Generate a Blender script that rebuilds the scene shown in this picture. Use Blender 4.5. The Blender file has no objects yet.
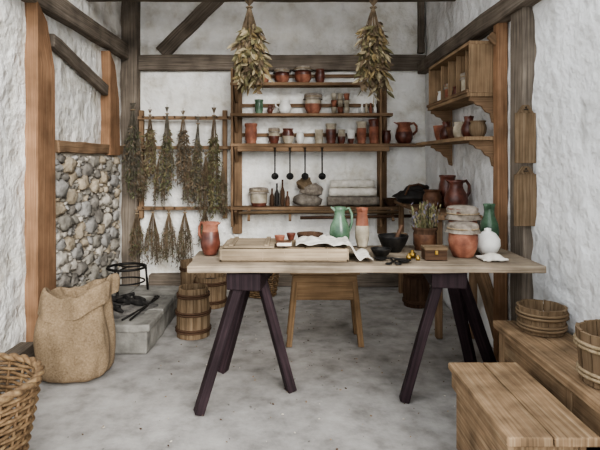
import bpy, math, random
from mathutils import Vector, noise, Matrix
random.seed(7)
R=random.random
def U(a,b): return a+(b-a)*R()
F=521.0; CX=291.0; HY=160.0; CH=1.45
def wx(u,Y): return (u-CX)*Y/F          # surveyed lateral position at real depth Y
def wz(v,Y): return CH-(v-HY)*Y/F
# ---------------------------------------------------------------- materials
def lin(h):
    h=h.lstrip('#'); r=[int(h[i:i+2],16)/255 for i in (0,2,4)]
    return tuple((c/12.92 if c<=.04045 else ((c+.055)/1.055)**2.4) for c in r)+(1,)
def M(name,cols,scale=(6,6,6),coord='Object',rough=.8,bump=.3,dist=.01,bscale=None,metal=0,stain=.25,sscale=1.5,detail=6,lo=.3,hi=.7,spec=.3):
    m=bpy.data.materials.new(name); m.use_nodes=True; N=m.node_tree.nodes; L=m.node_tree.links
    b=N['Principled BSDF']; b.inputs['Roughness'].default_value=rough; b.inputs['Metallic'].default_value=metal
    b.inputs['Specular IOR Level'].default_value=spec
    tc=N.new('ShaderNodeTexCoord'); mp=N.new('ShaderNodeMapping'); mp.inputs['Scale'].default_value=scale
    L.new(tc.outputs[coord],mp.inputs['Vector'])
    n=N.new('ShaderNodeTexNoise'); n.inputs['Scale'].default_value=1; n.inputs['Detail'].default_value=detail; n.inputs['Roughness'].default_value=.6
    L.new(mp.outputs[0],n.inputs['Vector'])
    r=N.new('ShaderNodeValToRGB'); e=r.color_ramp.elements
    e[0].position=lo; e[0].color=lin(cols[0]); e[1].position=hi; e[1].color=lin(cols[-1])
    for i,c in enumerate(cols[1:-1]):
        x=e.new(lo+(hi-lo)*(i+1)/(len(cols)-1)); x.color=lin(c)
    L.new(n.outputs['Fac'],r.inputs['Fac'])
    s=N.new('ShaderNodeTexNoise'); s.inputs['Scale'].default_value=sscale; s.inputs['Detail'].default_value=4
    L.new(tc.outputs['Object'],s.inputs['Vector'])
    mr=N.new('ShaderNodeMapRange'); mr.inputs[1].default_value=.3; mr.inputs[2].default_value=.7; mr.inputs[3].default_value=1-stain; mr.inputs[4].default_value=1+stain*.4
    L.new(s.outputs['Fac'],mr.inputs[0])
    mx=N.new('ShaderNodeMix'); mx.data_type='RGBA'; mx.blend_type='MULTIPLY'; mx.inputs['Factor'].default_value=1
    L.new(r.outputs['Color'],mx.inputs[6]); L.new(mr.outputs[0],mx.inputs[7]); L.new(mx.outputs[2],b.inputs['Base Color'])
    if bump:
        src=n.outputs['Fac']
        if bscale:
            n2=N.new('ShaderNodeTexNoise'); n2.inputs['Scale'].default_value=bscale; n2.inputs['Detail'].default_value=8
            L.new(tc.outputs['Object'],n2.inputs['Vector']); src=n2.outputs['Fac']
        bp=N.new('ShaderNodeBump'); bp.inputs['Strength'].default_value=bump; bp.inputs['Distance'].default_value=dist
        L.new(src,bp.inputs['Height']); L.new(bp.outputs[0],b.inputs['Normal'])
    return m
def wood(name,cols,**k):
    a=dict(scale=(2.2,75,1),coord='UV',rough=.85,bump=.45,dist=.003,stain=.42,sscale=4,spec=.15,detail=8,lo=.25,hi=.75); a.update(k); return M(name,cols,**a)
PLASTER=M('limewash_plaster',['#cfc8ba','#ebe8e0','#f8f6f1'],scale=(3.6,3.6,3.6),rough=.95,bump=1,dist=.07,bscale=7,stain=.12,sscale=1.6,detail=10,lo=.32,hi=.6)
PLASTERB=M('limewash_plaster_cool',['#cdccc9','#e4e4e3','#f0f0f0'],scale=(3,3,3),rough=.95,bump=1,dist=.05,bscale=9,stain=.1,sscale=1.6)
FLOOR=M('worn_concrete_floor',['#7d7974','#9c9893','#aeaaa5'],scale=(6,6,6),rough=.9,bump=.4,dist=.008,bscale=45,stain=.2,sscale=1.1,detail=12)
DARKW=wood('aged_dark_oak',['#4b433b','#746a5f','#918679'])
OAK=wood('weathered_oak',['#5d4a3a','#826a53','#9e856b'])
POSTW=wood('orange_oak',['#705540','#917056','#aa8a6d'])
PALEO=wood('pale_oak',['#705943','#927a60','#ab9375'])
TABLEW=wood('table_oak',['#6c5e4e','#928472','#aea191'],stain=.5,sscale=5)
TRESW=wood('trestle_wood',['#1d1719','#302528','#433437'],rough=.6)
BENCHW=wood('bench_oak',['#62513e','#8a7259','#a59176'],stain=.5,sscale=6)
STOOLW=wood('stool_oak',['#55432f','#776048','#8e775c'])
BUCK=wood('bucket_oak',['#51422f','#76634e','#917f68'])
BROWNW=wood('brown_wood',['#35281e','#523e30','#6b5444'])
STONEG=M('hearth_stone',['#63605b','#827f78','#99968f'],scale=(7,7,7),rough=.95,bump=.7,dist=.02,bscale=14,stain=.4,sscale=3)
MORTAR=M('mortar',['#aca294','#c2b9ab','#d2cabe'],scale=(10,10,10),rough=1,bump=.8,dist=.015,bscale=24)
ST=[M('rubble_%d'%i,c,scale=(9,9,9),rough=.95,bump=.9,dist=.02,bscale=18,stain=.35,sscale=8) for i,c in enumerate([['#7b756b','#969085','#aba59a'],['#a89f92','#bdb5a8','#cfc8bc'],['#67625b','#807a72','#979187'],['#978974','#ad9f8a','#c1b5a2'],['#86827c','#9e9a94','#b3afa9']])]
TERRA=M('terracotta',['#6d4335','#8e5b47','#a4755e'],scale=(12,12,12),rough=.65,bump=.15,dist=.003,stain=.35,sscale=14)
TERRAD=M('glazed_redbrown',['#42231c','#60362a','#774a3e'],scale=(12,12,12),rough=.35,bump=.1,dist=.002,stain=.3,sscale=12,spec=.5)
CREAM=M('cream_slip',['#978b78','#b2a793','#c8bead'],scale=(14,14,14),rough=.6,bump=.1,stain=.25,sscale=12)
WHITE=M('white_glaze',['#d0cec6','#e6e4de','#efeeea'],rough=.35,bump=.05,stain=.1,spec=.5)
GREEN=M('green_glaze',['#3a5040','#557058','#76907a'],scale=(10,10,10),rough=.25,bump=.1,stain=.3,sscale=12,spec=.5)
BLACK=M('black_iron',['#151413','#242220','#35312d'],scale=(20,20,20),rough=.55,bump=.2,metal=.4)
BLACKB=M('blackened_leather',['#1e1b19','#2e2a27','#403934'],rough=.6,bump=.3)
LINEN=M('linen',['#bdb7aa','#d4cec3','#e2ded5'],scale=(20,20,20),rough=.95,bump=.4,bscale=90,dist=.003,stain=.15,sscale=6)
LINEND=M('dark_linen',['#5d564d','#7a7268','#938b80'],scale=(20,20,20),rough=.95,bump=.4,bscale=90,dist=.003,stain=.15,sscale=6)
LIDC=M('cloth_lid',['#6d6459','#8b8175','#a2988b'],scale=(24,24,24),rough=.95,bump=.4,dist=.006,stain=.3,sscale=12)
BURLAP=M('burlap',['#6c5b48','#7f6d56','#917e68'],scale=(90,90,90),rough=1,bump=.5,dist=.003,bscale=170,stain=.3,sscale=5)
WICK=M('wicker_willow',['#57432f','#7a6248','#98805f'],scale=(30,30,30),rough=.75,bump=.3,stain=.35,sscale=9)
ROPE=M('twine',['#7a6a50','#96846a','#a8967c'],scale=(50,50,50),rough=1)
BRASS=M('brass',['#7a602c','#9c7e40','#b59858'],rough=.4,metal=.9,bump=0)
CHAR=M('charcoal',['#141312','#262422','#4a4642'],scale=(25,25,25),rough=1,bump=.7,dist=.01)
ASH=M('ash',['#3a3836','#5f5c58','#858079'],scale=(14,14,14),rough=1,bump=.7,dist=.01)
LEATH=M('brown_leather',['#432c1f','#5f412f','#73543f'],rough=.6,scale=(15,15,15))
LF=[M('dry_leaf_%d'%i,c,scale=(20,20,20),rough=.85,bump=.1,stain=.3,sscale=15) for i,c in enumerate([['#55513a','#716b4e','#8c8362'],['#685a3e','#867553','#a2906a'],['#42452f','#585b40','#727255'],['#504232','#695a48','#84735f'],['#85795e','#a09376','#b6aa8c']])]
GREY_H=M('grey_stem',['#4b463d','#655f53','#7c7467'],scale=(20,20,20),rough=.9)
LAV=M('lavender_dry',['#57515a','#6f6971','#857e85'],scale=(20,20,20),rough=.9)
# ---------------------------------------------------------------- builder
class B:
    def __init__(s,name): s.n=name; s.v=[]; s.f=[]; s.m=[]; s.uv=[]; s.sm=[]; s.mats=[]
    def mi(s,m):
        if m not in s.mats: s.mats.append(m)
        return s.mats.index(m)
    def face(s,idx,uv,m,sm=False):
        s.f.append(idx); s.uv.append(uv); s.m.append(s.mi(m)); s.sm.append(sm)
    def beam(s,p0,p1,w,h,mat,jit=0,n=1,w2=None,h2=None,up=None,bow=0):
        p0=Vector(p0); p1=Vector(p1); d=p1-p0; Ln=d.length; d.normalize()
        if up is None:
            if abs(d.z)>.98: side=Vector((1,0,0)); upv=Vector((0,1,0))
            else:
                side=d.cross(Vector((0,0,1))).normalized(); upv=side.cross(d).normalized()
        else:
            side=d.cross(Vector(up)).normalized(); upv=side.cross(d).normalized()
        w2=w if w2 is None else w2; h2=h if h2 is None else h2
        o=len(s.v); off=R()*20
        for i in range(n+1):
            t=i/n; W=(w+(w2-w)*t)/2; H=(h+(h2-h)*t)/2; c=p0+d*Ln*t+side*bow*math.sin(math.pi*t)
            for (a,b) in ((-1,-1),(1,-1),(1,1),(-1,1)):
                s.v.append(c+side*(a*W+U(-jit,jit))+upv*(b*H+U(-jit,jit)))
        per=[0,w,w+h,2*w+h,2*w+2*h]
        for i in range(n):
            a=o+i*4; u0=Ln*i/n+off; u1=Ln*(i+1)/n+off
            for k in range(4):
                k2=(k+1)%4
                s.face([a+k,a+k2,a+4+k2,a+4+k],[(u0,per[k]+off),(u0,per[k+1]+off),(u1,per[k+1]+off),(u1,per[k]+off)],mat)
        q=[(off,off),(off,off+w),(off+h*.2,off+w),(off+h*.2,off)]
        s.face([o+3,o+2,o+1,o],q,mat); e=o+n*4; s.face([e,e+1,e+2,e+3],q,mat)
        return s
    def box(s,x0,x1,y0,y1,z0,z1,mat,jit=0,n=1):
        a,b,c=x1-x0,y1-y0,z1-z0; X,Y,Z=(x0+x1)/2,(y0+y1)/2,(z0+z1)/2
        if a>=b and a>=c: return s.beam((x0,Y,Z),(x1,Y,Z),b,c,mat,jit,n)
        if b>=a and b>=c: return s.beam((X,y0,Z),(X,y1,Z),a,c,mat,jit,n)
        return s.beam((X,Y,z0),(X,Y,z1),a,b,mat,jit,n)
    def lathe(s,prof,c,mat,seg=24,mat2=None,zs=None,sy=1,wob=0,tilt=None):
        o=len(s.v); c=Vector(c); T=Matrix.Rotation(tilt[0],3,tilt[1]) if tilt else Matrix.Identity(3)
        rm=max(p[0] for p in prof); ln=0; lens=[0]
        for i in range(1,len(prof)): ln+=math.dist(prof[i],prof[i-1]); lens.append(ln)
        ph=R()*9
        for r,z in prof:
            for k in range(seg):
                a=2*math.pi*k/seg; rr=r*(1+wob*noise.noise(Vector((math.cos(a)*2+ph,math.sin(a)*2,z*12))))
                s.v.append(c+T@Vector((rr*math.cos(a),rr*math.sin(a)*sy,z)))
        for i in range(len(prof)-1):
            mm=mat
            if mat2 and (prof[i][1]+prof[i+1][1])/2>zs: mm=mat2
            for k in range(seg):
                k2=(k+1)%seg; a0=2*math.pi*k/seg*rm; a1=2*math.pi*(k+1)/seg*rm
                s.face([o+i*seg+k,o+i*seg+k2,o+(i+1)*seg+k2,o+(i+1)*seg+k],[(lens[i],a0),(lens[i],a1),(lens[i+1],a1),(lens[i+1],a0)],mm,True)
        return s
    def tube(s,pts,r,mat,seg=6,closed=False):
        pts=[Vector(p) for p in pts]; n=len(pts); o=len(s.v)
        rs=r if isinstance(r,(list,tuple)) else [r]*n
        ref=None
        for i,p in enumerate(pts):
            if closed: d=pts[(i+1)%n]-pts[i-1]
            else: d=pts[min(i+1,n-1)]-pts[max(i-1,0)]
            d=d.normalized() if d.length>1e-9 else Vector((0,0,1))
            if ref is None: ref=Vector((1,0,0)) if abs(d.x)<.8 else Vector((0,1,0))
            a=(ref-d*ref.dot(d)).normalized(); b=d.cross(a); ref=a
            for k in range(seg):
                t=2*math.pi*k/seg; s.v.append(p+(a*math.cos(t)+b*math.sin(t))*rs[i])
        off=R()*9
        for i in range(n if closed else n-1):
            j=(i+1)%n
            for k in range(seg):
                k2=(k+1)%seg
                s.face([o+i*seg+k,o+i*seg+k2,o+j*seg+k2,o+j*seg+k],[(i*.03+off,k*.01),(i*.03+off,k*.01+.01),(i*.03+.03+off,k*.01+.01),(i*.03+.03+off,k*.01)],mat,True)
        if not closed:
            s.face([o+k for k in range(seg)][::-1],[(0,0)]*seg,mat); e=o+(n-1)*seg; s.face([e+k for k in range(seg)],[(0,0)]*seg,mat)
        return s
    def ring(s,c,r,t,mat,seg=28,rs=6,sy=1):
        return s.tube([(c[0]+r*math.cos(2*math.pi*k/seg),c[1]+r*sy*math.sin(2*math.pi*k/seg),c[2]) for k in range(seg)],t,mat,rs,True)
    def leaf(s,p,d,L,W,mat):
        p=Vector(p); d=Vector(d).normalized(); sd=d.cross(Vector((U(-1,1),U(-1,1),U(-.3,.3)))).normalized(); nn=sd.cross(d)
        o=len(s.v); cu=U(-.25,.25)*L
        for (a,b,c) in ((0,0,0),(.35,.5,.12),(.35,-.5,.12),(.72,.38,.5),(.72,-.38,.5),(1,0,1)):
            s.v.append(p+d*L*a+sd*W*b+nn*cu*c+nn*abs(b)*W*.4)
        s.v.append(p+d*L*.55+nn*cu*.3); c=o+6
        for q in ((o,o+2,c),(o+2,o+4,c),(o+4,o+5,c),(o+5,o+3,c),(o+3,o+1,c),(o+1,o,c)): s.face(list(q),[(0,0)]*3,mat)
        return s
    def blob(s,c,rx,ry,rz,mat,wob=.2,nu=18,nv=9,flat=True,sq=1.0,rot=0,sm=True):
        o=len(s.v); c=Vector(c); ph=U(0,50); pw=lambda q: math.copysign(abs(q)**sq,q); cr,sr=math.cos(rot),math.sin(rot)
        for i in range(nv+1):
            t=math.pi*i/nv
            for k in range(nu):
                a=2*math.pi*k/nu; d=Vector((math.sin(t)*math.cos(a),math.sin(t)*math.sin(a),math.cos(t)))
                w=1+wob*noise.noise(d*2+Vector((ph,0,0)))+wob*.4*noise.noise(d*6+Vector((ph,0,0)))
                yy,zz=pw(d.y)*ry*w,pw(d.z)*rz*w
                p=c+Vector((pw(d.x)*rx*w,yy*cr-zz*sr,yy*sr+zz*cr))
                if flat: p.z=max(p.z,c.z-rz*.8)
                s.v.append(p)
        for i in range(nv):
            for k in range(nu):
                k2=(k+1)%nu; s.face([o+i*nu+k,o+(i+1)*nu+k,o+(i+1)*nu+k2,o+i*nu+k2],[(0,0)]*4,mat,sm)
        return s
    def grid(s,fn,nu,nv,mat,sm=True):
        o=len(s.v); P=[[Vector(fn(i/nu,j/nv)) for j in range(nv+1)] for i in range(nu+1)]
        for r in P: s.v.extend(r)
        for i in range(nu):
            for j in range(nv):
                a=o+i*(nv+1)+j; s.face([a,a+nv+1,a+nv+2,a+1],[(i/nu,j/nv)]*4,mat,sm)
        return s
    def done(s,bevel=0,solid=0,sub=0,seg=1):
        me=bpy.data.meshes.new(s.n)
        xs=[v[0] for v in s.v]; ys=[v[1] for v in s.v]; zs=[v[2] for v in s.v]
        o=Vector(((min(xs)+max(xs))/2,(min(ys)+max(ys))/2,min(zs)))
        me.from_pydata([tuple(Vector(v)-o) for v in s.v],[],s.f)
        for m in s.mats: me.materials.append(m)
        uvl=me.uv_layers.new(name='UVMap'); k=0
        for i,p in enumerate(me.polygons):
            p.material_index=s.m[i]; p.use_smooth=s.sm[i]
            for j in range(p.loop_total): uvl.data[p.loop_start+j].uv=s.uv[i][j]
        ob=bpy.data.objects.new(s.n,me); ob.location=o; bpy.context.scene.collection.objects.link(ob)
        if sub: q=ob.modifiers.new('s','SUBSURF'); q.levels=sub; q.render_levels=sub
        if solid: q=ob.modifiers.new('t','SOLIDIFY'); q.thickness=abs(solid); q.offset=-1 if solid>0 else 1
        if bevel: q=ob.modifiers.new('b','BEVEL'); q.width=bevel; q.segments=seg; q.limit_method='ANGLE'; q.angle_limit=math.radians(40)
        return ob
# ---------------------------------------------------------------- room shell
XL,XR,YB,ZC=-1.93,1.56,6.05,3.45
def rough(v,a=.017,f=3.6): return a*noise.noise(Vector(v)*f)+a*.5*noise.noise(Vector(v)*f*3)
b=B('floor'); b.grid(lambda u,v:(-4+8*u,-1.5+7.8*v,.006*noise.noise(Vector((u*16,v*14,0)))-.004),60,60,FLOOR); b.done()
b=B('wall_back'); b.grid(lambda u,v:(XL-.15+(XR-XL+.3)*(u),YB+rough((u*4,9,v*3)),ZC*v),110,110,PLASTER); b.done(solid=.15)
b=B('wall_left'); b.grid(lambda u,v:(XL+rough((3,u*5,v*3)),1.9+(YB-1.9)*(u),ZC*v),120,100,PLASTER); b.done(solid=.15)
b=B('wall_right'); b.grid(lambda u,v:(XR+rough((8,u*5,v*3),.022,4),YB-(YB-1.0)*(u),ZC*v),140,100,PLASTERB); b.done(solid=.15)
b=B('ceiling')
for i in range(12): b.box(XL,XR,3.5+i*.2125,3.7+i*.2125,ZC,ZC+.04,PALEO)
b.done()
def trim(n,segs,bev=.008):
    b=B('trim_%d'%n)
    for (p0,p1,w,h,m) in segs: b.beam(p0,p1,w,h,m,jit=.006,n=9)
    return b.done(bevel=bev)
trim(1,[((XL+.06,YB-.06,0),(XL+.06,YB-.06,ZC),.24,.14,DARKW)])
trim(2,[((XL+.17,YB-.03,2.57),(XR,YB-.03,2.57),.08,.18,DARKW)])
trim(3,[((-1.5,YB-.025,2.68),(-.78,YB-.025,3.4),.07,.17,DARKW)])
trim(4,[((1.5,YB-.03,2.68),(1.5,YB-.03,ZC),.07,.08,DARKW)])
trim(5,[((XL+.04,2.0,2.68),(XL+.04,5.9,2.68),.1,.17,DARKW)])
trim(6,[((XR-.05,3.0,2.5),(XR-.05,6.0,2.5),.12,.13,DARKW)])
trim(7,[((XL,3.5,2.72),(XR,3.5,2.72),.16,.2,DARKW)])
trim(8,[((1.555,3.45,0),(1.555,3.45,2.62),.13,.2,DARKW)])
trim(9,[((XL+.03,4.15,1.56),(XL+.03,5.75,1.56),.1,.1,OAK)])
trim(10,[((XL+.3,YB-.04,.07),(XR,YB-.04,.07),.1,.14,DARKW)])
trim(11,[((1.52,4.45,.82),(1.52,3.72,.12),.07,.14,OAK)])
trim(12,[((XL,4.9,3.0),(XR,4.9,3.0),.1,.1,DARKW)])
trim(13,[((XL+.04,4.1,2.4),(XL+.04,5.3,2.16),.06,.11,DARKW)])
trim(14,[((XL+.06,2.1,.08),(XL+.06,3.7,.08),.12,.16,DARKW)])
def gunstock(n,y0,y1,z0,z1):
    b=B('trim_%d'%n); x0,x1=XL-.02,XL+.09
    o=len(b.v)
    zz=[z0,z0+(z1-z0)*.5,z1-.35,z1]
    for i,z in enumerate(zz):
        sh=[0,.02,.03,.16][i]
        ring=[(x0,y0),(x1,y0),(x1,y1-sh),(x0,y1-sh)]
        for x,y in ring: b.v.append(Vector((x,y,z+( .12 if (i==3 and y==y0) else 0))))
    for i in range(3):
        for k in range(4):
            k2=(k+1)%4; a=o+i*4
            b.face([a+k,a+k2,a+4+k2,a+4+k],[(zz[i],k*.2),(zz[i],k*.2+.2),(zz[i+1],k*.2+.2),(zz[i+1],k*.2)],POSTW)
    b.face([o+12,o+13,o+14,o+15],[(0,0)]*4,POSTW); b.done(bevel=.01)
gunstock(15,3.78,4.1,0,2.5); gunstock(16,5.3,5.62,1.5,2.45)
# masonry infill: randomly packed flint rubble
b=B('wall_masonry'); b.grid(lambda u,v:(XL+.045+rough((u*9,2,v*9),.012),4.1+1.58*u,1.51*v),50,50,MORTAR)
acc=[]
for r0,tries in ((.085,120),(.07,400),(.055,900),(.042,1800),(.03,3000),(.02,3500)):
    for _ in range(tries):
        r=r0*U(.9,1.1); y=U(4.12+r,5.66-r); z=U(.02+r*.7,1.49-r*.7)
        if all(((y-a)/1.25)**2+((z-c)/.82)**2>((r+q)*.93)**2 for a,c,q in acc): acc.append((y,z,r))
for y,z,r in acc:
    b.blob((XL+.04,y,z),.028+r*.35,r*1.2,r*.8,random.choice(ST),.45,14,7,False,.72,U(-.35,.35),False if R()<.0 else True)
b.done()
# hearth
b=B('stone_hearth')
b.box(XL+.1,-1.07,3.88,5.1,0,.17,STONEG,jit=.006,n=8)
y=3.86
for i,l in enumerate((.42,.4,.42)):
    b.box(XL+.1,-1.5,y,y+l-.01,.17,.225,STONEG,jit=.004,n=4); b.box(-1.49,-1.05,y,y+l-.01,.17,.225,STONEG,jit=.004,n=4); y+=l
b.done(bevel=.012,seg=2)
b=B('iron_trivet'); c=(-1.52,4.82)
b.ring((c[0],c[1],.46),.17,.012,BLACK); b.ring((c[0],c[1],.33),.16,.008,BLACK)
for k in range(3):
    a=k*2.094+.4; b.tube([(c[0]+.17*math.cos(a),c[1]+.17*math.sin(a),.47),(c[0]+.19*math.cos(a),c[1]+.19*math.sin(a),.235)],.011,BLACK)
    b.tube([(c[0]+.17*math.cos(a),c[1]+.17*math.sin(a),.46),(c[0],c[1],.46)],.008,BLACK)
b.done()
b=B('charred_firewood'); b.lathe([(.001,.03),(.12,.028),(.22,.015),(.31,.001)],(-1.44,4.3,.229),ASH,wob=.25,seg=36)
for i in range(22):
    x,y=-1.44+U(-.2,.18),4.28+U(-.17,.15); a=U(0,3.1); l=U(.06,.15); zz=.258+U(0,.025)
    b.tube([(x-l*math.cos(a),y-l*math.sin(a)*.5,zz),(x,y,zz+U(0,.02)),(x+l*math.cos(a),y+l*math.sin(a)*.5,zz+U(0,.03))],[U(.01,.018),U(.012,.024),U(.008,.018)],random.choice([CHAR,CHAR,BROWNW]),7)
b.done()
b=B('iron_fire_tongs'); b.tube([(-1.28,3.95,.238),(-1.2,4.3,.24),(-1.17,4.6,.238)],.008,BLACK); b.tube([(-1.22,3.95,.238),(-1.19,4.3,.242),(-1.2,4.6,.238)],.008,BLACK); b.ring((-1.19,4.62,.24),.02,.006,BLACK,12,5); b.done()
# ---------------------------------------------------------------- buckets
def stavebucket(name,c,rb,rt,h,n=16,mat=BUCK,hoops=(.2,.75),hm=BROWNW,belly=0,fill=None,thick=.014):
    b=B(name); x,y,z=c; ns=5
    for k in range(n):
        a0=2*math.pi*(k+.03)/n; a1=2*math.pi*(k+.97)/n; o=len(b.v); off=R()*9; dz=U(-.004,.004)
        for i in range(ns+1):
            t=i/ns; r=rb+(rt-rb)*t+belly*math.sin(math.pi*t)
            for (a,q) in ((a0,0),(a1,0),(a1,thick),(a0,thick)):
                b.v.append(Vector((x+(r-q)*math.cos(a),y+(r-q)*math.sin(a),z+h*t+(dz if i==ns else 0))))
        for i in range(ns):
            for j in range(4):
                j2=(j+1)%4; p=o+i*4
                b.face([p+j,p+j2,p+4+j2,p+4+j],[(h*i/ns+off,j*.03+off),(h*i/ns+off,j*.03+.03+off),(h*(i+1)/ns+off,j*.03+.03+off),(h*(i+1)/ns+off,j*.03+off)],mat)
        b.face([o+ns*4+j for j in range(4)],[(off,0)]*4,mat)
    b.lathe([(.001,.02),(rb-thick*.3,.02),(rb-thick*.3,.0),(.001,0)],c,mat)
    for t in hoops:
        r=rb+(rt-rb)*t+belly*math.sin(math.pi*t)+.003
        for q in (-.5,.5): b.ring((x,y,z+h*t+q*.018),r,.0085,hm,seg=32)
    if fill:
        b.lathe([(.001,h*.86),(rt*.5,h*.84),(rt*.9,h*.8)],c,fill,wob=.2)
    return b.done()
stavebucket('wooden_bucket',(-.81,4.32,0),.135,.12,.4,14,belly=.01,hoops=(.15,.5,.85))
stavebucket('wooden_tub',(-.80,5.2,0),.15,.165,.3,18,hoops=(.2,.8),fill=CHAR)
stavebucket('wooden_bucket',(-1.05,5.55,0),.12,.13,.38,16,hoops=(.2,.8))
stavebucket('wooden_barrel',(1.25,5.2,0),.12,.11,.36,14,mat=BROWNW,belly=.02,hoops=(.15,.85))
stavebucket('wooden_bowl_tub',(1.395,2.9,.502),.115,.13,.14,18,hoops=(.25,.7),hm=BUCK)
stavebucket('wooden_pail',(1.385,2.22,.502),.135,.155,.22,16,hoops=(.2,.75),hm=ROPE)
# ---------------------------------------------------------------- sack (soft, rim folded over)
b=B('burlap_sack'); seg=72
def sackring(prof,fold=0):
    o=len(b.v)
    for i,(r,z) in enumerate(prof):
        for k in range(seg):
            a=2*math.pi*k/seg; c_,s_=math.cos(a),math.sin(a); T=z/.6
            w=1+.16*noise.noise(Vector((c_*1.6+3,s_*1.6,z*3.5)))+.09*noise.noise(Vector((c_*4.5,s_*4.5,z*9)))+.05*noise.noise(Vector((c_*9,s_*9,z*16)))
            w+=.07*math.sin(a*7+2*math.sin(z*9))*max(0,min(1,(z-.28)/.22))
            se=(abs(c_)**3.5+abs(s_)**3.5)**(-1/3.5)*.6+.4
            top=max(0,min(1,(z-.42)/.16))
            dz=top*(.045*c_+.03*math.sin(2*a+1)+.05*noise.noise(Vector((c_*2.2,s_*2.2,5))))
            if fold and i>=fold: dz-= .05*(i-fold+1)/2*(1+math.sin(a*1+.9+math.pi))*.6
            b.v.append(Vector((-1.47+r*w*c_*se+.03*top,3.52+r*w*.72*s_*se,max(0,z+dz))))
    for i in range(len(prof)-1):
        for k in range(seg):
            k2=(k+1)%seg; b.face([o+i*seg+k,o+i*seg+k2,o+(i+1)*seg+k2,o+(i+1)*seg+k],[(0,0)]*4,BURLAP,True)
sackring([(0,.0),(.2,.0),(.25,.02),(.268,.08),(.27,.16),(.262,.26),(.245,.35),(.222,.43),(.2,.49),(.192,.54),(.195,.59),(.21,.605),(.228,.59),(.238,.55),(.242,.51)],fold=12)
sackring([(.195,.592),(.17,.56),(.12,.53),(.06,.52),(.001,.525)])
b.done(sub=1)
# ---------------------------------------------------------------- wicker
def wicker(name,c,rb,rt,h,rows,nst,mat=WICK,t=.009):
    b=B(name); x,y,z=c; S=nst*4
    for i in range(rows):
        f=(i+.5)/rows; r=rb+(rt-rb)*f**.8
        b.tube([(x+(r+.008*math.cos(nst/2*a+math.pi*i))*math.cos(a),y+(r+.008*math.cos(nst/2*a+math.pi*i))*math.sin(a),z+h*f) for a in [2*math.pi*k/S for k in range(S)]],t,mat,5,True)
    for k in range(nst):
        a=2*math.pi*k/nst
        b.tube([(x+(rb+(rt-rb)*f**.8)*math.cos(a),y+(rb+(rt-rb)*f**.8)*math.sin(a),z+h*f) for f in (0,.5,1.02)],t*.8,mat,5)
    for q in (0,1): b.tube([(x+(rt+.01*math.sin(14*a+q*3.14))*math.cos(a),y+(rt+.01*math.sin(14*a+q*3.14))*math.sin(a),z+h+.008*math.cos(14*a+q*3.14)) for a in [2*math.pi*k/100 for k in range(100)]],t*1.5,mat,6,True)
    b.lathe([(.001,.012),(rb,.012),(rb,.0)],c,mat)
    return b
b=wicker('wicker_basket',(-1.47,2.34,0),.22,.31,.45,21,22)
for i in range(16):
    a=U(0,6.3); r=U(0,.15)
    b.beam((-1.47+r*math.cos(a),2.34+r*math.sin(a),.03),(-1.47+U(-.19,.19),2.34+U(-.19,.19),U(.38,.5)),U(.02,.05),.012,random.choice([PALEO,BUCK,OAK]))
b.done()
wicker('wicker_basket',(-.32,5.6,0),.15,.19,.26,11,16,t=.008).done()
# ---------------------------------------------------------------- table
b=B('trestle_table')
x0,x1=-.61,1.455; y0,y1=2.96,3.68
ys=[y0,y0+.25,y0+.49,y1]
for i in range(3):
    b.beam((x0+U(0,.02),(ys[i]+ys[i+1])/2,.827),(x1-U(0,.015),(ys[i]+ys[i+1])/2,.827),ys[i+1]-ys[i]-.003,.042,TABLEW,jit=.002,n=10)
def trestle(cx,cy,ang,legs):
    d=Vector((math.sin(ang),math.cos(ang),0))
    p0=Vector((cx,cy,.745))-d*.3; p1=Vector((cx,cy,.745))+d*.3
    b.beam(p0,p1,.2,.1,TRESW,jit=.003,n=4)
    for (tx,ty,fx,fy) in legs: b.beam((tx,ty,.79),(fx,fy,0.0),.072,.055,TRESW,jit=.002,n=4)
trestle(-.24,3.3,.12,[(-.29,3.07,-.53,2.98),(-.2,3.2,.0,3.28),(-.25,3.5,-.47,3.58)])
trestle(.96,3.35,.1,[(.90,3.12,.68,3.14),(1.0,3.3,1.27,3.66),(1.04,3.3,1.40,3.62)])
b.done(bevel=.006,seg=2)
b=B('wooden_stool'); sx=.265; cy=4.2
b.box(sx-.27,sx+.27,cy-.17,cy+.17,.56,.6,STOOLW)
b.box(sx-.245,sx+.245,cy-.15,cy-.125,.36,.56,STOOLW); b.box(sx-.245,sx+.245,cy+.125,cy+.15,.36,.56,STOOLW)
for sg in (-1,1):
    b.beam((sx+sg*.235,cy-.0,.56),(sx+sg*.25,cy,.36),.025,.27,STOOLW,up=(0,1,0))
    for q in (-1,1): b.beam((sx+sg*.225,cy+q*.125,.56),(sx+sg*.28,cy+q*.15,0),.045,.045,STOOLW)
b.done(bevel=.004)
# ---------------------------------------------------------------- benches right
b=B('long_bench'); bx0,bx1=1.2,1.53
b.box(bx0,(bx0+bx1)/2-.002,1.25,3.1,.455,.498,BENCHW,jit=.002,n=8); b.box((bx0+bx1)/2+.002,bx1,1.25,3.1,.455,.498,BENCHW,jit=.002,n=8)
b.box(bx0+.03,bx0+.055,1.3,3.05,.3,.455,BENCHW,n=4)
b.box(bx0+.03,bx0+.055,1.3,3.05,.04,.2,BENCHW,n=4)
for yy in (3.03,2.3,1.5):
    b.box(bx0+.02,bx0+.075,yy-.03,yy+.03,0,.455,BENCHW); b.box(bx1-.075,bx1-.02,yy-.03,yy+.03,0,.455,BENCHW); b.box(bx0+.075,bx1-.075,yy-.02,yy+.02,.3,.44,BENCHW)
b.box(bx0+.06,bx1-.03,1.32,3.0,.08,.1,BROWNW)
b.done(bevel=.005)
b=B('wooden_box_stool'); qx0,qx1,qy0,qy1=.8,1.15,1.93,2.66
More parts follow.
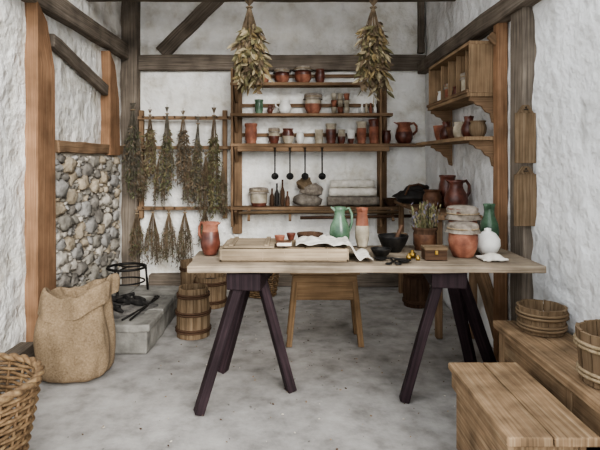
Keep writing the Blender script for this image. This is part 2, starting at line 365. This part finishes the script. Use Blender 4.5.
b.box(qx0,(qx0+qx1)/2-.0015,qy0,qy1,.385,.42,BENCHW,jit=.002,n=6); b.box((qx0+qx1)/2+.0015,qx1,qy0,qy1,.385,.42,BENCHW,jit=.002,n=6)
b.box(qx0+.03,qx0+.055,qy0+.04,qy1-.04,.0,.385,BENCHW); b.box(qx1-.055,qx1-.03,qy0+.04,qy1-.04,.0,.385,BENCHW)
b.box(qx0+.055,qx1-.055,qy0+.05,qy0+.075,.0,.385,BENCHW); b.box(qx0+.055,qx1-.055,qy1-.075,qy1-.05,.0,.385,BENCHW)
b.box(qx0+.012,qx0+.03,qy0+.02,qy1-.02,.3,.385,BENCHW)
b.done(bevel=.006,seg=2)
# ---------------------------------------------------------------- shelves back
b=B('pottery_shelf_unit'); SY0,SY1=5.82,6.02
SZ=[2.32,1.975,1.635,.925]
b.box(-.68,1.09,SY0,SY1,SZ[0]-.035,SZ[0],OAK,.0015,6)
b.box(-.68,1.14,SY0,SY1,SZ[1]-.035,SZ[1],OAK,.0015,6)
b.box(-.68,1.5,SY0,SY1,SZ[2]-.035,SZ[2],OAK,.0015,6)
b.box(-.68,1.25,SY0,SY1,SZ[3]-.035,SZ[3],OAK,.0015,6)
for xx,zb in ((-.62,.6),(1.05,.6)):
    b.box(xx-.055,xx+.055,6.0,6.035,zb,2.5,OAK,.002,6)
    b.box(xx-.055,xx-.03,SY0+.01,6.0,zb+.1,2.48,OAK,.002,6)
    for z in SZ:
        b.beam((xx,SY0+.02,z-.04),(xx,6.0,z-.2),.035,.04,OAK)
for z in (2.4,2.06,1.72): b.box(-.68,1.09,6.02,6.04,z,z+.04,OAK,.002,4)
b.box(-.6,1.1,SY0-.01,SY0+.012,1.545,1.6,OAK,.002,4)
b.done(bevel=.004)
b=B('herb_drying_rack')
for z in (1.93,1.59,.9): b.box(-1.8,-.69,5.93,5.965,z-.02,z+.02,OAK,.003,6)
for xx in (-1.72,-.76): b.box(xx-.025,xx+.025,5.965,6.03,.78,2.02,OAK,.003,5)
for i in range(9):
    for z in (1.93,.9): b.tube([(-1.68+i*.12,5.93,z),(-1.68+i*.12,5.88,z+.015)],.007,BROWNW)
b.done(bevel=.003)
def jar(name,x,y,z,r,h,mat,mat2=None,split=.55,lid=None,kind=0):
    b=B(name)
    P=[[(.0,0),(.68,0),(.72,.04),(.92,.25),(1,.5),(.95,.7),(.8,.84),(.82,.92),(.93,.96),(.93,1),(.82,1),(.7,.86),(.85,.5),(.6,.08),(.0,.06)],
       [(.0,0),(.8,0),(.84,.03),(.78,.1),(.9,.2),(.92,.7),(.86,.8),(.98,.9),(1,1),(.88,1),(.8,.85),(.82,.3),(.7,.08),(.0,.07)],
       [(.0,0),(.5,0),(.55,.08),(.75,.35),(.93,.75),(1,.93),(1,1),(.92,1),(.85,.78),(.6,.3),(.0,.14)]][kind]
    b.lathe([(p[0]*r,p[1]*h) for p in P],(x,y,z),mat,22,mat2,split*h)
    if lid:
        b.lathe([(.001,h*1.06),(r*.6,h*1.06),(r*.95,h*1.03),(r*1.04,h*.97),(r*1.0,h*.86),(r*1.14,h*.74)],(x,y,z),lid,32,wob=.16)
        b.ring((x,y,z+h*.88),r*1.03,.005,ROPE)
    return b.done()
def jug(name,x,y,z,r,h,mat,mat2=None,ang=0,split=.6,slim=.55):
    b=B(name)
    P=[(.0,0),(.62,0),(.7,.04),(.95,.22),(1,.38),(.9,.55),(slim+.08,.72),(slim,.82),(slim+.05,.93),(slim+.13,1),(slim+.03,1),(slim-.07,.85),(.8,.5),(.6,.1),(.0,.06)]
    b.lathe([(p[0]*r,p[1]*h) for p in P],(x,y,z),mat,24,mat2,split*h)
    ca,sa=math.cos(ang),math.sin(ang)
    pts=[(slim*r,.93),(slim*r+.45*r,.97),(slim*r+.75*r,.82),(slim*r+.75*r,.6),(.9*r,.38)]
    b.tube([(x+a*ca,y+a*sa,z+q*h) for a,q in pts],[.1*r+.003]*5,mat2 or mat,8)
    o=(slim+.1)*r
    b.beam((x-ca*o*.8,y-sa*o*.8,z+h*.93),(x-ca*o*1.5,y-sa*o*1.5,z+h*1.01),.5*r,.08*h,mat2 or mat,w2=.15*r,h2=.02*h)
    return b.done()
S=5.93
def X(u,Y=S): return wx(u,Y)
px=S/F
for (u,w,h,m,m2,l) in ((264,11,15,TERRA,None,None),(282,15,14,TERRA,TERRAD,LIDC),(303,17,16,TERRA,TERRAD,LIDC),(320,10,14,TERRAD,None,None)):
    jar('terracotta_jar',X(u),S,SZ[0]+.002,w*px/2,h*px,m,m2,.5,l,0)
for (u,w,h,m,m2,l,k) in ((259,9,14,GREEN,None,None,1),(313,17,19,TERRA,CREAM,LIDC,0)):
    jar('glazed_jar',X(u),S,SZ[1]+.002,w*px/2,h*px,m,m2,.5,l,k)
jug('white_mug',X(285),S,SZ[1]+.002,.075,.15,WHITE,None,3.3,slim=.7)
jug('small_jug',X(270),S,SZ[1]+.002,.033,.1,TERRAD,None,0)
b=B('stacked_small_cups')
for r_ in range(3):
    for c_ in range(3):
        b.lathe([(.0,0),(.024,0),(.032,.05),(.034,.075),(.03,.075),(.022,.01),(.0,.01)],(X(334)+c_*.072,S,SZ[1]+.002+r_*.077),[CREAM,TERRA,CREAM][(r_+c_)%3],14)
b.done()
b=B('small_vial_row')
for i in range(5): b.lathe([(.0,0),(.018,0),(.022,.05),(.01,.09),(.012,.12),(.0,.12)],(X(362)+i*.05,S,SZ[1]+.002),[WHITE,CREAM,TERRA,WHITE,TERRAD][i],12)
b.done()
for (u,w,h,m,m2,l,k) in ((251,13,20,TERRA,TERRA,None,1),(274,11,15,TERRAD,CREAM,LIDC,0),(288,12,15,CREAM,TERRAD,None,0),(300,8,12,WHITE,None,None,0),(319,9,14,CREAM,None,None,1),(331,11,20,TERRAD,CREAM,None,1),(341.5,8,14,TERRAD,CREAM,None,0),(351,9,14,TERRAD,WHITE,None,2),(361.5,10.5,22,TERRA,CREAM,None,1),(374,11,24,TERRA,TERRAD,None,1),(386.5,9,13,TERRAD,None,None,0)):
    jar('small_jar',X(u),S,SZ[2]+.002,w*px/2,h*px,m,m2,.5,l,k)
jug('terracotta_jug',X(404),S,SZ[2]+.002,.1,.24,TERRAD,TERRA,0,.5,.68)
jar('glazed_jar',X(259),S-.02,SZ[3]+.002,.105,.2,TERRAD,CREAM,.4,LIDC,1)
b=B('dark_bottle_group')
for i,(u,h) in enumerate(((272,.2),(277,.26),(282.5,.3),(287.5,.17))):
    b.lathe([(0,0),(.022,0),(.026,.02),(.026,h*.55),(.01,h*.72),(.011,h),(0,h)],(X(u),S-.03*(i%2),SZ[3]+.002),[BROWNW,BLACKB,BROWNW,LEATH][i],14)
b.done()
b=B('crumpled_sackcloth'); xm=X(309)
b.blob((xm-.02,S-.03,SZ[3]+.068),.16,.1,.08,LINEND,.35); b.blob((xm+.03,S-.03,SZ[3]+.18),.12,.09,.075,LIDC,.4,flat=False); b.blob((xm-.05,S-.02,SZ[3]+.26),.08,.07,.07,BURLAP,.45,flat=False)
b.done()
def roll(b,x0,x1,y,z,r,mat):
    n=14; b.tube([(x0,y,z),(x0+.01,y,z)]+[(x0+(x1-x0)*t/n,y+.003*math.sin(t),z+.003*math.cos(t*2)) for t in range(1,n)]+[(x1,y,z)],[r*.9]+[r]+[r*(1+.04*math.sin(t*1.7)) for t in range(1,n)]+[r*.9],mat,16)
    for xx in (x0,x1):
        b.tube([(xx,y+r*.1*k*math.cos(k*.9),z+r*.1*k*math.sin(k*.9)) for k in range(1,10)],.004,mat,4)
b=B('linen_rolls')
roll(b,X(327),X(379),S-.03,SZ[3]+.06,.052,LINEND); roll(b,X(329),X(376),S-.03,SZ[3]+.16,.048,LINEN); roll(b,X(330),X(374),S-.02,SZ[3]+.255,.045,LINEN)
b.done()
jar('wooden_bowl',X(391),S-.02,SZ[3]+.002,.09,.09,BROWNW,None,.5,None,2)
b=B('hanging_ladle_set')
for u in (275,290,305,322):
    x=X(u,5.8); b.tube([(x,5.785,1.58),(x,5.775,1.3)],.008,BLACK); b.lathe([(.001,-.03),(.03,-.02),(.042,.0),(.038,.0),(.0,-.022)],(x,5.77,1.27),BLACK,14,tilt=(1.2,'X')); b.ring((x,5.785,1.585),.015,.004,BLACK,10,5)
b.done()
b=B('long_handled_tool_rack'); b.tube([(X(240),5.78,.86),(X(300),5.77,.875),(X(400),5.78,.87)],.02,BUCK,8); b.tube([(X(300),5.76,.81),(X(350),5.76,.82),(X(408),5.77,.83)],.018,BROWNW,8)
for u in (250,290,340,390): b.beam((X(u),5.82,.9),(X(u),5.74,.78),.03,.02,OAK)
b.done()
# ---------------------------------------------------------------- right wall shelves
b=B('pigeonhole_shelf'); x0,x1=1.31,1.53; ya,yb=3.86,5.0
b.box(x0,x1,ya,yb,1.92,1.95,PALEO,.001,5); b.box(x0+.01,x1,ya,yb,2.31,2.335,PALEO,.001,5); b.box(x1-.012,x1,ya,yb,1.95,2.31,BROWNW)
for i in range(6):
    y=ya+.01+i*(yb-ya-.02)/5
    b.box(x0+.01+.05*(i>0)*(i<5),x1-.012,y-.007,y+.007,1.95,2.31,PALEO)
b.box(x0-.03,x1,ya-.02,5.35,1.595,1.625,PALEO,.001,5)
b.box(x0-.01,x0+.008,ya,yb,1.95,1.975,OAK)
for y in (ya+.03,yb-.05):
    for z in (1.92,1.595):
        o=len(b.v); prof=[(0,0),(.2,0),(.2,-.03),(.17,-.035),(.15,-.06),(.11,-.07),(.08,-.11),(.045,-.125),(.03,-.19),(0,-.2)]
        for yy in (y-.015,y+.015):
            for a,q in prof: b.v.append(Vector((x1-a,yy,z+q)))
        n=len(prof); b.face([o+k for k in range(n)],[(p[0],p[1]) for p in prof],OAK); b.face([o+n+k for k in range(n)][::-1],[(p[0],p[1]) for p in prof][::-1],OAK)
        for k in range(n):
            k2=(k+1)%n; b.face([o+k2,o+k,o+n+k,o+n+k2],[(0,0),(.02,0),(.02,.03),(0,.03)],OAK)
b.done(bevel=.0025)
b=B('shelf_upright'); b.beam((1.52,3.78,0),(1.52,3.78,2.52),.075,.09,POSTW,.003,9); b.beam((1.50,3.78,2.3),(1.44,3.78,2.36),.03,.06,OAK); b.done(bevel=.006)
for i in range(5):
    y=ya+.12+i*.224
    jar('small_jar',1.42,y,1.952,.05,[.15,.19,.12,.17,.14][i],[TERRA,CREAM,TERRAD,TERRA,WHITE][i],None,.5,LIDC if i%2 else None,i%2)
for i in range(6):
    y=ya+.1+i*.2
    if i in (1,4): jug('small_jug',1.42,y,1.627,.06,.17,TERRAD,None,1.5)
    else: jar(['glazed_jar','wooden_cup'][i%2],1.42,y,1.627,.065,[.12,.1,.14,.11,.1,.15][i],[BUCK,BROWNW,CREAM,LEATH,BUCK,TERRA][i],None,.5,None,2 if i%2 else 0)
b=B('side_counter'); b.box(1.14,1.53,4.15,5.8,.97,1.008,OAK,.001,6); 
for y in (4.25,5.7): b.box(1.18,1.23,y-.03,y+.03,0,.97,OAK); b.box(1.46,1.51,y-.03,y+.03,0,.97,OAK)
b.done(bevel=.004)
jug('dark_jug',1.4,4.42,1.01,.1,.27,TERRAD,None,.3)
jar('dark_jar',1.28,4.72,1.01,.085,.17,LEATH,None,.5,None,0)
jar('dark_jar',1.44,4.8,1.01,.08,.3,TERRAD,None,.5,None,0)
b=B('leather_bag'); b.blob((1.26,5.3,1.075),.21,.13,.08,BLACKB,.35,24,12); b.blob((1.3,5.36,1.14),.13,.08,.06,BLACKB,.4,18,9,False)
b.tube([(1.14,5.2,1.1),(1.18,5.2,1.19),(1.28,5.22,1.21),(1.36,5.25,1.16)],.009,LEATH); b.done()
def hboard(z0,z1,w,xc=1.49):
    b=B('hanging_cutting_board'); y=3.315
    b.box(xc-w/2,xc+w/2,y-.01,y+.012,z0,z1-.05,BUCK,.001,4)
    b.beam((xc,y,z1-.05),(xc,y,z1),w*.8,.02,BUCK,w2=w*.3); b.ring((xc,y-.014,z1-.03),.012,.004,BLACK,10,5); b.tube([(xc,y+.03,z1-.02),(xc,y-.02,z1-.015)],.005,BLACK)
    b.done(bevel=.006)
hboard(1.43,1.80,.13); hboard(1.03,1.41,.14)
# ---------------------------------------------------------------- herbs
def herb(name,top,L,rad,mats,nst=22,nl=12,ll=.05,lw=.014,stem=GREY_H,seed=0,st=.0022,start=.2,flare=1.0):
    random.seed(seed); b=B(name); T=Vector(top)
    b.tube([T,T+Vector((0,0,-L*.1))],.003,ROPE,5); b.ring((T.x,T.y,T.z-L*.1),rad*.18+.004,.006,ROPE,12,5)
    for i in range(nst):
        a=U(0,6.28); rr=rad*math.sqrt(R())*flare; ln=L*U(.7,1); q=rad*.15
        tip=T+Vector((rr*math.cos(a),rr*math.sin(a)*.5,-ln))
        s0=T+Vector((-q*math.cos(a)*2,-q*math.sin(a),-L*.03)); nk=T+Vector((q*math.cos(a)*.5,q*math.sin(a)*.5,-L*.1))
        mid=nk.lerp(tip,.5)+Vector((math.cos(a)*rad*.25,math.sin(a)*rad*.15,0))+Vector((U(-.01,.01),U(-.01,.01),0))
        pts=[s0,nk,nk.lerp(mid,.6),mid,mid.lerp(tip,.5)+Vector((U(-.01,.01),0,0)),tip]
        b.tube(pts,[st]*5+[st*.6],stem,4)
        for j in range(nl):
            t=start+(1-start)*R(); k=t*4; idx=min(int(k),3); p=pts[idx+1].lerp(pts[idx+2],k-idx)
            b.leaf(p,(U(-.8,.8),U(-.6,.6),U(-1.4,-.1)),ll*U(.6,1.2),lw*U(.7,1.3),random.choice(mats))
    b.done()
row1=[(133,100,98,.11),(150,107,80,.07),(167,104,98,.075),(183,108,84,.085),(198,114,96,.07),(214,104,115,.085)]
pal=[[LF[2],LF[3],GREY_H],[LF[3],LF[0]],[LF[2],LF[0],LF[3]],[GREY_H,LF[3]],[LF[0],GREY_H,LF[3]],[LF[2],LF[0]]]
for i,(u,v,l,r) in enumerate(row1):
    herb('dried_herb_bundle',(wx(u,5.83),5.83,wz(v,5.83)),l/89,r,pal[i],34,17,.055,.015,seed=i+20,stem=[GREY_H,LF[3]][i%2])
row2=[(137,208,56,.08),(153,206,62,.09),(169,208,56,.08),(185,206,64,.09),(206,150,72,.08),(223,160,60,.05),(160,150,56,.07),(190,152,54,.07),(142,150,54,.06),(205,207,40,.07)]
for i,(u,v,l,r) in enumerate(row2):
    herb('dried_herb_bundle',(wx(u,5.86),5.85,wz(v,5.86)),l/89,r,[GREY_H,LF[3],LF[2]] if i%2==0 else [LF[2],GREY_H,LF[3]],42,9,.042,.009,seed=i+50,start=.3,flare=1.2,stem=LF[3])
herb('hanging_leaf_bunch',(wx(250,4.9),4.82,2.95),.88,.14,[LF[0],LF[1],LF[4],LF[3]],38,15,.12,.036,seed=3,stem=LF[3],st=.004)
herb('hanging_leaf_bunch',(wx(372,4.9),4.82,2.95),.9,.135,[LF[0],LF[1],LF[4],LF[3]],38,15,.12,.034,seed=9,stem=LF[3],st=.004)
random.seed(5)
# ---------------------------------------------------------------- table items
TZ=.8515
jug('red_jug',-.51,3.3,TZ,.062,.205,TERRAD,TERRA,2.6,.7,.75)
b=B('compartment_tray'); x0,x1,y0,y1=-.42,.34,3.06,3.44; z0=TZ; h=.075
TR=wood('tray_wood',['#71624e','#978670','#b0a088'])
b.box(x0,x1,y0,y1,z0,z0+.015,TR); 
b.box(x0,x1,y0,y0+.015,z0,z0+h,TR); b.box(x0,x1,y1-.015,y1,z0,z0+h,TR); b.box(x0,x0+.015,y0,y1,z0,z0+h,TR); b.box(x1-.015,x1,y0,y1,z0,z0+h,TR)
for i in range(1,6): b.box(x0+i*.127-.005,x0+i*.127+.005,y0,y1,z0,z0+h-.01,TR)
for yy in (3.18,3.31): b.box(x0,x1,yy-.005,yy+.005,z0,z0+h-.01,TR)
for i in range(6):
    for j in range(3):
        if R()<.8: b.lathe([(.05,0),(.04,.02),(.02,.03),(.001,.035)],(x0+.065+i*.126,3.12+j*.125,z0+.015),random.choice([CREAM,LF[1],LF[3],LF[4],TERRA,PALEO]),12,wob=.3)
for i in range(5): b.box(x0+.02,x0+.32,3.08+i*.07,3.14+i*.07,z0+h+.001,z0+h+.012,TR)
for xx in (x0+.05,x0+.26): b.box(xx,xx+.03,3.08,3.42,z0+h+.012,z0+h+.022,TR)
b.done(bevel=.003)
b=B('linen_cloth')
def cl(u,v):
    x=.03+.45*u; y=3.08+.29*v+.05*math.sin(u*5); t=min(1,max(0,(x-.345)/.06)); t=t*t*(3-2*t)
    z=(z0+h+.008)*(1-t)+(TZ+.006)*t+.024*abs(noise.noise(Vector((u*6,v*5,1))))+.007*(1+math.sin(u*22+v*5))
    return (x,y,z)
b.grid(cl,48,24,LINEN); b.done(solid=-.003)
jar('small_red_cup',-.07,3.26,z0+h+.002,.033,.05,TERRA,None,.5,None,2); jar('small_red_cup',-.0,3.4,z0+h+.002,.03,.045,TERRAD,None,.5,None,2)
b=B('leather_book'); b.box(-.09,.0,3.13,3.2,z0+h+.001,z0+h+.03,LEATH); b.box(-.085,.003,3.125,3.195,z0+h+.006,z0+h+.025,LINEN); b.done(bevel=.003)
b=B('parchment_scroll'); roll(b,-.4,-.2,3.5,TZ+.035,.03,LINEN); b.done()
jug('green_jug',.33,3.54,TZ,.07,.28,GREEN,None,.2,.5,.5)
jug('stoneware_tankard',.49,3.59,TZ,.05,.27,CREAM,TERRA,1.2,.5,.72)
jar('wooden_bowl',.13,3.56,TZ,.09,.1,BROWNW,None,.5,None,2)
jar('black_mortar',.67,3.42,TZ,.1,.105,BLACK,None,.5,None,2)
b=B('pestle'); b.tube([(.67,3.42,TZ+.03),(.73,3.43,TZ+.17)],[.018,.011],BROWNW,8); b.done()
jar('dark_bowl',.56,3.24,TZ,.065,.05,BLACK,None,.5,None,2)
jar('wooden_bowl',.745,3.6,TZ,.06,.09,BUCK,None,.5,None,2)
b=B('potted_dried_lavender'); px_,py_=.9,3.5
P=[(.0,0),(.8,0),(.84,.03),(.78,.1),(.9,.2),(.92,.7),(.86,.8),(.98,.9),(1,1),(.88,1),(.8,.85),(.82,.3),(.7,.08),(.0,.07)]
b.lathe([(p[0]*.085,p[1]*.15) for p in P],(px_,py_,TZ),LEATH,22,BROWNW,.08)
for i in range(150):
    a=U(0,6.28); r=U(0,.1); t=(px_+r*math.cos(a),py_+r*math.sin(a),TZ+U(.19,.3)); b.tube([(px_+r*.5*math.cos(a),py_+r*.5*math.sin(a),TZ+.08),t],.0018,LF[0],4)
    for k in range(3): b.leaf((t[0],t[1],t[2]-.03*k),(U(-.5,.5),U(-.5,.5),1),.03,.012,random.choice([LF[0],LF[2],LAV,LF[3]]))
b.done()
jar('cloth_covered_jar',1.07,3.24,TZ,.09,.2,TERRA,None,.5,LIDC,0)
jar('cloth_covered_jar',1.14,3.46,TZ,.1,.28,TERRA,TERRAD,.5,LIDC,1)
jug('green_jug',1.35,3.55,TZ,.065,.3,GREEN,None,1.2,.5,.5)
b=B('white_round_pot'); b.lathe([(0,0),(.035,0),(.06,.02),(.078,.06),(.075,.1),(.05,.135),(.02,.15),(.022,.165),(.0,.17)],(1.245,3.3,TZ),WHITE,26); b.done()
b=B('folded_white_cloth'); b.grid(lambda u,v:(1.13+.15*u,3.06+.13*v,TZ+.012+.03*math.sin(math.pi*u)*math.sin(math.pi*v)+.008*noise.noise(Vector((u*6,v*6,0)))),16,14,LINEN); b.done(solid=.011)
b=B('small_wooden_chest'); b.box(.80,.93,3.10,3.2,TZ,TZ+.06,BROWNW); b.box(.795,.935,3.095,3.205,TZ+.06,TZ+.078,BUCK); b.beam((.865,3.093,TZ+.035),(.865,3.093,TZ+.06),.02,.006,BRASS); b.done(bevel=.003)
b=B('brass_weight_set')
for (x,y,r,hh) in ((.745,3.2,.022,.045),(.71,3.14,.016,.035),(.76,3.12,.013,.028)): b.lathe([(0,0),(r,0),(r,hh*.6),(r*.4,hh*.7),(r*.5,hh),(0,hh)],(x,y,TZ),BRASS,16)
b.done()
b=B('balance_scale'); b.tube([(.53,3.1,TZ+.012),(.6,3.08,TZ+.02),(.68,3.06,TZ+.012)],.005,BLACK)
for x,y in ((.535,3.12),(.66,3.05)): b.lathe([(0,0.002),(.03,.004),(.045,.014),(.04,.014),(0,.008)],(x,y,TZ),BLACK,18)
b.done()
b=B('iron_scissors'); b.tube([(.57,3.0,TZ+.004),(.6,3.06,TZ+.004),(.64,3.14,TZ+.004)],.005,BLACK); b.tube([(.61,2.99,TZ+.005),(.6,3.06,TZ+.006),(.6,3.16,TZ+.005)],.005,BLACK); b.ring((.56,2.985,TZ+.005),.016,.004,BLACK,14,5); b.ring((.615,2.98,TZ+.005),.016,.004,BLACK,14,5); b.done()
b=B('floor_debris')
for i in range(600):
    x,y=U(-1.7,1.5),U(1.2,5.4)
    if x<-.95 and y>3.0: continue
    s_=U(.002,.008); a=U(0,3.1); b.beam((x,y,.003),(x+s_*math.cos(a)*1.6,y+s_*math.sin(a)*1.6,.004),s_,s_*.5,random.choice([BROWNW,PALEO,STONEG,MORTAR,LF[3],STONEG]))
b.done()
# ---------------------------------------------------------------- light, camera
w=bpy.data.worlds.new('overcast'); bpy.context.scene.world=w; w.use_nodes=True
bg=w.node_tree.nodes['Background']; bg.inputs[0].default_value=(.93,.965,1,1); bg.inputs[1].default_value=1.8
sl=bpy.data.lights.new('soft_sun','SUN'); sl.energy=3.2; sl.angle=math.radians(30); sl.color=(1,.985,.96)
so=bpy.data.objects.new('soft_sun',sl); bpy.context.scene.collection.objects.link(so)
so.rotation_euler=Vector((-.35,1,-.42)).to_track_quat('-Z','Y').to_euler(); so.location=(0,-3,4)
cam=bpy.data.cameras.new('camera'); co=bpy.data.objects.new('camera',cam); bpy.context.scene.collection.objects.link(co)
cam.sensor_width=36; cam.lens=F/600*36; co.location=(0,0,CH); co.rotation_euler=(math.pi/2,0,0); cam.shift_x=.015; cam.shift_y=-65/600
bpy.context.scene.camera=co
vs=bpy.context.scene.view_settings; vs.view_transform='AgX'; vs.look='AgX - Medium High Contrast'; vs.exposure=.35
